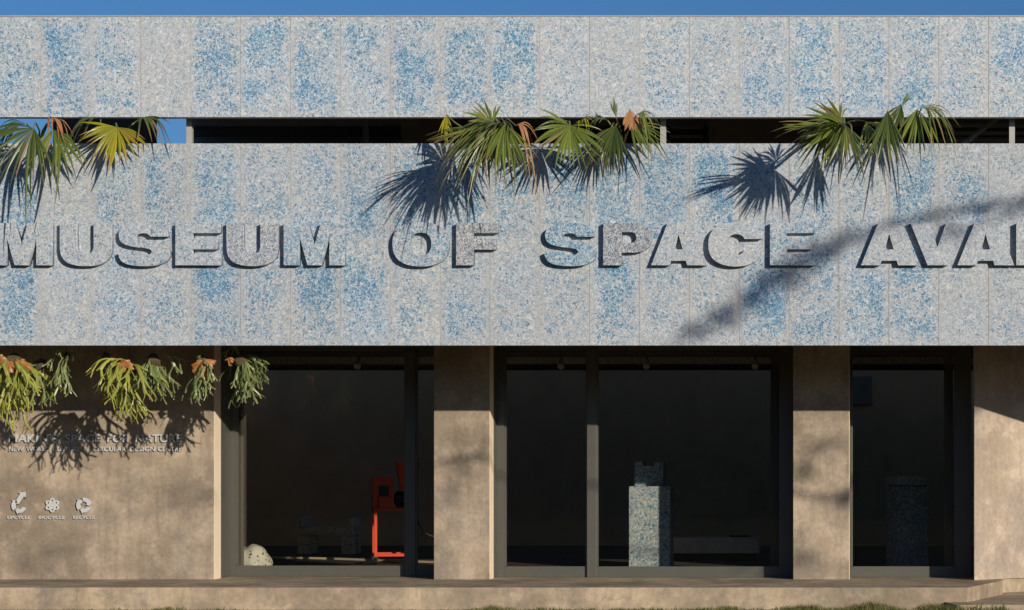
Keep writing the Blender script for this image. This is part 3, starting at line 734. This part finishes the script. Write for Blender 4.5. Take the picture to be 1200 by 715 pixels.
# speckled boulder stool
bm = bmesh.new(); bmesh.ops.create_icosphere(bm, subdivisions=4, radius=1)
for v in bm.verts:
    v.co *= 1+.24*mnoise.noise(v.co*1.5+Vector((3,1,0))); v.co.z = max(v.co.z-.18*v.co.x, -.7)
d = 3.0; x0, x1 = PX(270, d), PX(312.5, d); zt = PZ(640, d); hh = zt-FZ
for v in bm.verts: v.co = Vector((v.co.x*(x1-x0)/2, v.co.y*.25, (v.co.z+.7)*hh/1.7))
me = bpy.data.meshes.new('boulder_stool'); bm.to_mesh(me); bm.free(); me.materials.append(M['boulder'])
me.polygons.foreach_set('use_smooth', [True]*len(me.polygons))
o = bpy.data.objects.new('boulder_stool', me); C.objects.link(o); o.location = ((x0+x1)/2, d+.25, FZ)
tag(o, 'rounded white stool with black speckles on the floor beside the window frame', 'stool')
# chunky chair
d = 9.6; cx = PX(381, d)
ch = empty('chunky_chair', (cx, d, FZ), 'heavy grey speckled low chair with thick legs in the dark room', 'chair')
zs = PZ(626, d); zl = PZ(618, d)
boxpart('seat', M['grey'], ch, cx, d+.3, zs-.02, .92, .6, .13, 0, .03)
for sx in (-1, 1):
    for sy in (-1, 1): boxpart('leg', M['grey'], ch, cx+sx*.35, d+.3+sy*.2, FZ, .20, .18, zs-FZ-.022, 0, .02)
    boxpart('arm', M['grey'], ch, cx+sx*.41, d+.3, zs+.112, .09, .55, .16, 0, .03)
# red machine on a cart
d = 6.0; fx = PX(440, d); cxm = fx+.19; cym = d+.25; rz = R(15)
rot = Matrix.Rotation(rz, 4, 'Z'); mc = empty('shredder_cart', (cxm, cym, FZ), 'bright red machine on an open frame cart with castors', 'machine')
ZS = PZ(598, d)
def mpart(name, mat, a, c, parent=mc, bevel=.004):
    b = MB(); b.box(a, c); b.v = [tuple(rot @ Vector(v) + Vector((cxm, cym, FZ))) for v in b.v]
    return b.build(name, mat, parent, bevel=bevel, origin=(cxm, cym, FZ))
wx, wy, zb, zt = .25, .25, .12, ZS-FZ
for sx in (-1, 1):
    for sy in (-1, 1):
        lg = mpart('leg', M['red'], (sx*wx-.022, sy*wy-.022, zb), (sx*wx+.022, sy*wy+.022, zt-.001))
        b = MB(); p = rot @ Vector((sx*wx, sy*wy, 0)) + Vector((cxm, cym, FZ))
        b.tube([p+Vector((-.018,0,.05)), p+Vector((.018,0,.05))], .05, 14); ca = b.build('castor', M['black'], mc)
        b = MB(); b.box((p.x-.034, p.y-.02, FZ+.045), (p.x-.024, p.y+.02, FZ+.12)); b.box((p.x+.024, p.y-.02, FZ+.045), (p.x+.034, p.y+.02, FZ+.12)); b.box((p.x-.034, p.y-.025, FZ+.108), (p.x+.034, p.y+.025, FZ+.121))
        b.build('castor_fork', M['chrome'], ca)
for sy in (-1, 1):
    mpart('rail', M['red'], (-wx+.023, sy*wy-.021, zb+.0), (wx-.023, sy*wy+.021, zb+.042))
    mpart('rail', M['red'], (sy*wx-.021, -wy+.023, zb+.0), (sy*wx+.021, wy-.023, zb+.042))
mpart('shelf', M['red'], (-wx-.03, -wy-.03, zt), (wx+.06, wy+.03, zt+.035))
gb = mpart('gearbox', M['red'], (-.29, -.2, zt+.036), (.0, .16, zt+.48))
mpart('opening', M['black'], (-.2, -.215, zt+.2), (-.06, -.199, zt+.36), gb)
mpart('base_block', M['red'], (-.2, -.26, zt+.036), (.0, -.201, zt+.17))
b = MB(); h0, h1 = zt+.28, zt+.70
for (a, hx, hy, z) in ((0, .10, .10, h0), (1, .17, .17, h1)):
    b.v += [(.22-hx, -hy, z), (.22+hx, -hy, z), (.22+hx, hy, z), (.22-hx, hy, z)]
b.f = [(0,1,5,4),(1,2,6,5),(2,3,7,6),(3,0,4,7),(0,3,2,1)]
b.v = [tuple(rot @ Vector(v) + Vector((cxm, cym, FZ))) for v in b.v]
b.build('hopper', M['red'], mc, origin=(cxm, cym, FZ))
b = MB(); b.tube([(.02,-.08,zt+.16), (.06,-.08,zt+.16), (.30,-.08,zt+.16), (.33,-.08,zt+.16)], [.06,.115,.115,.05], 16)
b.v = [tuple(rot @ Vector(v) + Vector((cxm, cym, FZ))) for v in b.v]; b.build('motor', M['black'], mc, smooth=False)
mpart('motor_foot', M['black'], (.06, -.16, zt+.036), (.3, 0, zt+.06))
pts = [P(487, 598, d+.2), P(490, 612, d+.2), P(496, 624, d+.2), P(508, 629, d+.3), P(520, 640, d+.3), P(540, 660.5, d+.4)]
b = MB(); pts[-1].z = FZ+.012; b.tube([Vector((pts[0].x-.12, pts[0].y, pts[0].z+.1))]+pts, .011, 6)
tag(b.build('power_cable', M['black'], smooth=True), 'black power cable hanging from the red machine down to the floor', 'cable')
# added pale strip drawing the bright streak on the floor
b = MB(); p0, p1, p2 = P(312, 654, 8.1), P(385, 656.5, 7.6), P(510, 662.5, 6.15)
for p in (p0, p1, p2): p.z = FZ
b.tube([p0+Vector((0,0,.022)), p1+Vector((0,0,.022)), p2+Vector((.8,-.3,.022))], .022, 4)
tag(b.build('floor_strip', M['strip_mat']), 'thin pale strip added across the dark floor behind the window', 'strip')
# panel added for a grey patch in the narrow window, ceiling lamps
b = MB(); b.box((PX(997, YB-.05), YB-.04, PZ(474, YB)), (PX(1022, YB-.05), YB-.001, PZ(441, YB)))
tag(b.build('patch_panel', M['brownwall'], bevel=.004), 'small plain panel added on the back wall for a grey patch in the narrow window', 'panel')
def spot(px, py, d, label):
    p = P(px, py, d); t = empty('spot_lamp', (p.x, p.y, CEIL), label, 'lamp', 'spot lamps under the room ceiling')
    b = MB(); b.tube([(p.x, p.y, CEIL-.001), (p.x, p.y, CEIL-.12)], .012, 6); b.build('stem', M['black'], t)
    b = MB(); b.tube([(p.x, p.y+.05, CEIL-.10), (p.x, p.y-.02, CEIL-.16), (p.x, p.y-.08, CEIL-.21)], [.035, .045, .05], 10); b.build('lamp_head', M['greybench'], t)
for px, where in ((420, 'above the red machine'), (658, 'beside the door mullion'), (758, 'above the notched block'), (885, 'above the end of the low bench')):
    spot(px, 420, 6.0, 'small grey spot lamp on the room ceiling '+where)

# ------------------------------------------------------------------ grass along the platform
def grass():
    m = NT('grass'); at = m.n('ShaderNodeVertexColor', layer_name='tone'); s = m.n('ShaderNodeSeparateColor'); m.l(at.outputs[0], s.inputs[0])
    c = m.mix(s.outputs[0], (.045,.075,.015), (.26,.22,.06)); m.l(c, m.p.inputs['Base Color']); m.p.inputs['Roughness'].default_value = .6
    tr = m.n('ShaderNodeBsdfTranslucent'); m.l(c, tr.inputs[0]); mx = m.n('ShaderNodeMixShader'); mx.inputs[0].default_value = .3
    m.l(m.p.outputs[0], mx.inputs[1]); m.l(tr.outputs[0], mx.inputs[2]); m.l(mx.outputs[0], m.out.inputs[0])
    rg = random.Random(99); mb = MB(); gz = -.082
    dens = [(-14, .05), (-9.9, .1), (-7.4, .35), (-6.9, .05), (-4.6, .1), (-4.2, 1.0), (-3.9, .25), (-3.2, .55), (-2.7, .2), (-1.6, .8), (-.9, .45), (-.3, 1.2), (1.3, 1.3), (2.2, 1.1), (9, 1.0)]
    def dn(x):
        for (a, u), (c_, v) in zip(dens, dens[1:]):
            if a <= x <= c_: return u+(v-u)*(x-a)/(c_-a)
        return .5
    for _ in range(15000):
        x = rg.uniform(-12.5, 5); y = -rg.random()**1.2*1.6+.22
        if x > 1.15 and y > -.32: continue
        k = dn(x)*(.55+.9*mnoise.noise(Vector((x*2.3, y*1.5, 0))))
        if rg.random() > k*1.1: continue
        cx, cy = x, y
        for _b in range(5):
            bx, by = cx+rg.gauss(0,.03), min(.235, cy+rg.gauss(0,.03)); h = rg.uniform(.03, .105)*(.25+.95*max(.05, k)); a = rg.uniform(0, 6.28); w = rg.uniform(.0025, .005)
            lx, ly = rg.gauss(0,.42)*h, rg.gauss(0,.5)*h
            if by+ly > .24: ly = -abs(ly)
            ca, sa = math.cos(a)*w, math.sin(a)*w
            t = rg.random()**1.5
            mb.add([(bx-ca,by-sa,gz),(bx+ca,by+sa,gz),(bx+lx*.4+ca*.7,by+ly*.4+sa*.7,gz+h*.6),(bx+lx*.4-ca*.7,by+ly*.4-sa*.7,gz+h*.6),(bx+lx,by+ly,gz+h)], [(0,1,2,3),(3,2,4)], [(t,0)]*5)
    o = mb.build('grass', m.m); tag(o, 'short patchy grass growing along the foot of the platform', 'grass', kind='stuff')
grass()

# ------------------------------------------------------------------ the tree across the forecourt (casts the soft shade) and an unseen leaf wall added to darken window reflections
def tree():
    rg = random.Random(5); s = 14.0
    SV = SUNV
    def T(px, py, d=0.0, ss=s): return P(px, py, d)+SV*ss
    base = Vector((17.9, -14.0, -.1))
    t = empty('shade_tree', base, 'tall broad tree standing across the forecourt, out of frame', 'tree')
    top = base+Vector((-.4, .2, 12.6))
    mb = MB(); mb.tube([base, base+Vector((.1,0,5)), base+Vector((-.1,.1,10)), base+Vector((-.2,.1,11.2)), top], [.42,.34,.26,.16,.06], 10)
    def limb(pts, r0, r1):
        n_ = len(pts); mb.tube(pts, [r0+(r1-r0)*k/(n_-1) for k in range(n_)], 7)
    b1 = [base+Vector((-.1,.1,10.5)), T(1330,215), T(1230,230), T(1150,243), T(1080,255), T(1020,272), T(960,297), T(900,335), T(850,368), T(800,392)]
    limb(b1, .045, .010)
    b2 = [base+Vector((0,0,6.2)), T(1380,440,2), T(1230,430,2), T(1100,500,2), T(985,585,2), T(800,560,2), T(550,535,2), T(440,560,2)]
    limb(b2, .055, .015)
    b3 = [base+Vector((0,0,8.5)), base+Vector((2.5,-1,10)), base+Vector((4.5,-1.5,11))]; limb(b3, .12, .03)
    b4 = [base+Vector((0,0,8)), base+Vector((1.5,2.0,9.6)), base+Vector((2.5,3.2,10.6))]; limb(b4, .12, .03)
    b5 = [T(1230,230), T(1160,262), T(1115,275)]; limb(b5, .03, .012)
    mb.build('trunk', plain('bark', (.16,.12,.085), .9, 0, .35, 9), t, smooth=True)
    lm = plain('tree_leaf', (.055,.085,.025), .55, 0, .3, 3)
    lf = MB()
    def clump(c, rx, rz, n_, sz=.09):
        for _ in range(n_):
            p = c+Vector((rg.gauss(0, rx*.5), rg.gauss(0, rx*.6), rg.gauss(0, rz*.5)))
            u = Vector((rg.gauss(0,1), rg.gauss(0,1), rg.gauss(0,1)-.6)).normalized(); v = u.orthogonal().normalized(); v.rotate(Matrix.Rotation(rg.uniform(0, 6.28), 3, u))
            a = sz*rg.uniform(.7, 1.4)
            lf.add([p, p+u*a*.5+v*a*.22, p+u*a, p+u*a*.5-v*a*.22], [(0,1,2,3)])
    for px, py, rx, rz, n_ in ((1205,236,.22,.12,60),(1150,244,.25,.10,60),(1095,250,.25,.10,70),(1045,262,.16,.08,40),(985,283,.22,.14,110),(950,298,.22,.16,110),(915,322,.28,.18,190),(885,342,.22,.14,110),(850,369,.22,.14,130),(815,388,.18,.10,60),(1112,274,.2,.12,90)):
        clump(T(px, py), rx, rz, int(n_*(.55 if px > 1000 else .85)))
    for px, py, rx, rz, n_ in ((985,588,.22,.14,110),(945,546,.16,.12,60),(940,640,.16,.25,90),(552,535,.24,.14,100),(530,570,.14,.2,50),(970,520,.14,.08,40),(200,588,.5,.10,90),(60,655,.5,.08,70),(560,690,.3,.06,50)):
        clump(T(px, py, 2), rx*1.35, rz*1.35, int(n_*.75))
    for _ in range(60):
        c = rg.choice([b3[1], b3[2], b4[1], b4[2], top+Vector((1.2,-1,0)), top+Vector((1.8,0,-1.2)), top+Vector((3,1,-1))])+Vector((rg.gauss(0,.9)+.6, rg.gauss(0,1.2), rg.gauss(0,.7)))
        c.x = max(c.x, 18.2+.8*(c.y+14))
        clump(c, .8, .6, 110, .16)
    lf.build('crown', lm, t)
tree()
def reflection_hedge():
    m = plain('hedge_leaf', (.035,.05,.018), .8, 0, .6, 1.3)
    nx, nz = 120, 14; mb = MB(); vs_ = []
    for i in range(nx+1):
        for k in range(nz+1):
            x = -45+90*i/nx; z = 8.5*k/nz*(1+.10*mnoise.noise(Vector((x*.35, 3, 0))))
            y = -58+.9*mnoise.noise(Vector((x*.5, z*.5, 1)))+.5*mnoise.noise(Vector((x*1.7, z*1.7, 4)))-(.8 if k == nz else 0)
            vs_.append((x, y, z))
    fs = [(i*(nz+1)+k, i*(nz+1)+k+1, (i+1)*(nz+1)+k+1, (i+1)*(nz+1)+k) for i in range(nx) for k in range(nz)]
    back = len(vs_)
    for i in range(nx+1): vs_ += [(-45+90*i/nx, -61, 8.0), (-45+90*i/nx, -61, 0)]
    for i in range(nx):
        fs.append((i*(nz+1)+nz, back+2*i, back+2*i+2, (i+1)*(nz+1)+nz)); fs.append((back+2*i, back+2*i+1, back+2*i+3, back+2*i+2))
    mb.add(vs_, fs); o = mb.build('reflection_hedge', m); tag(o, 'tall dark leaf wall added behind the camera to darken the window reflections', 'reflection_hedge')
reflection_hedge()
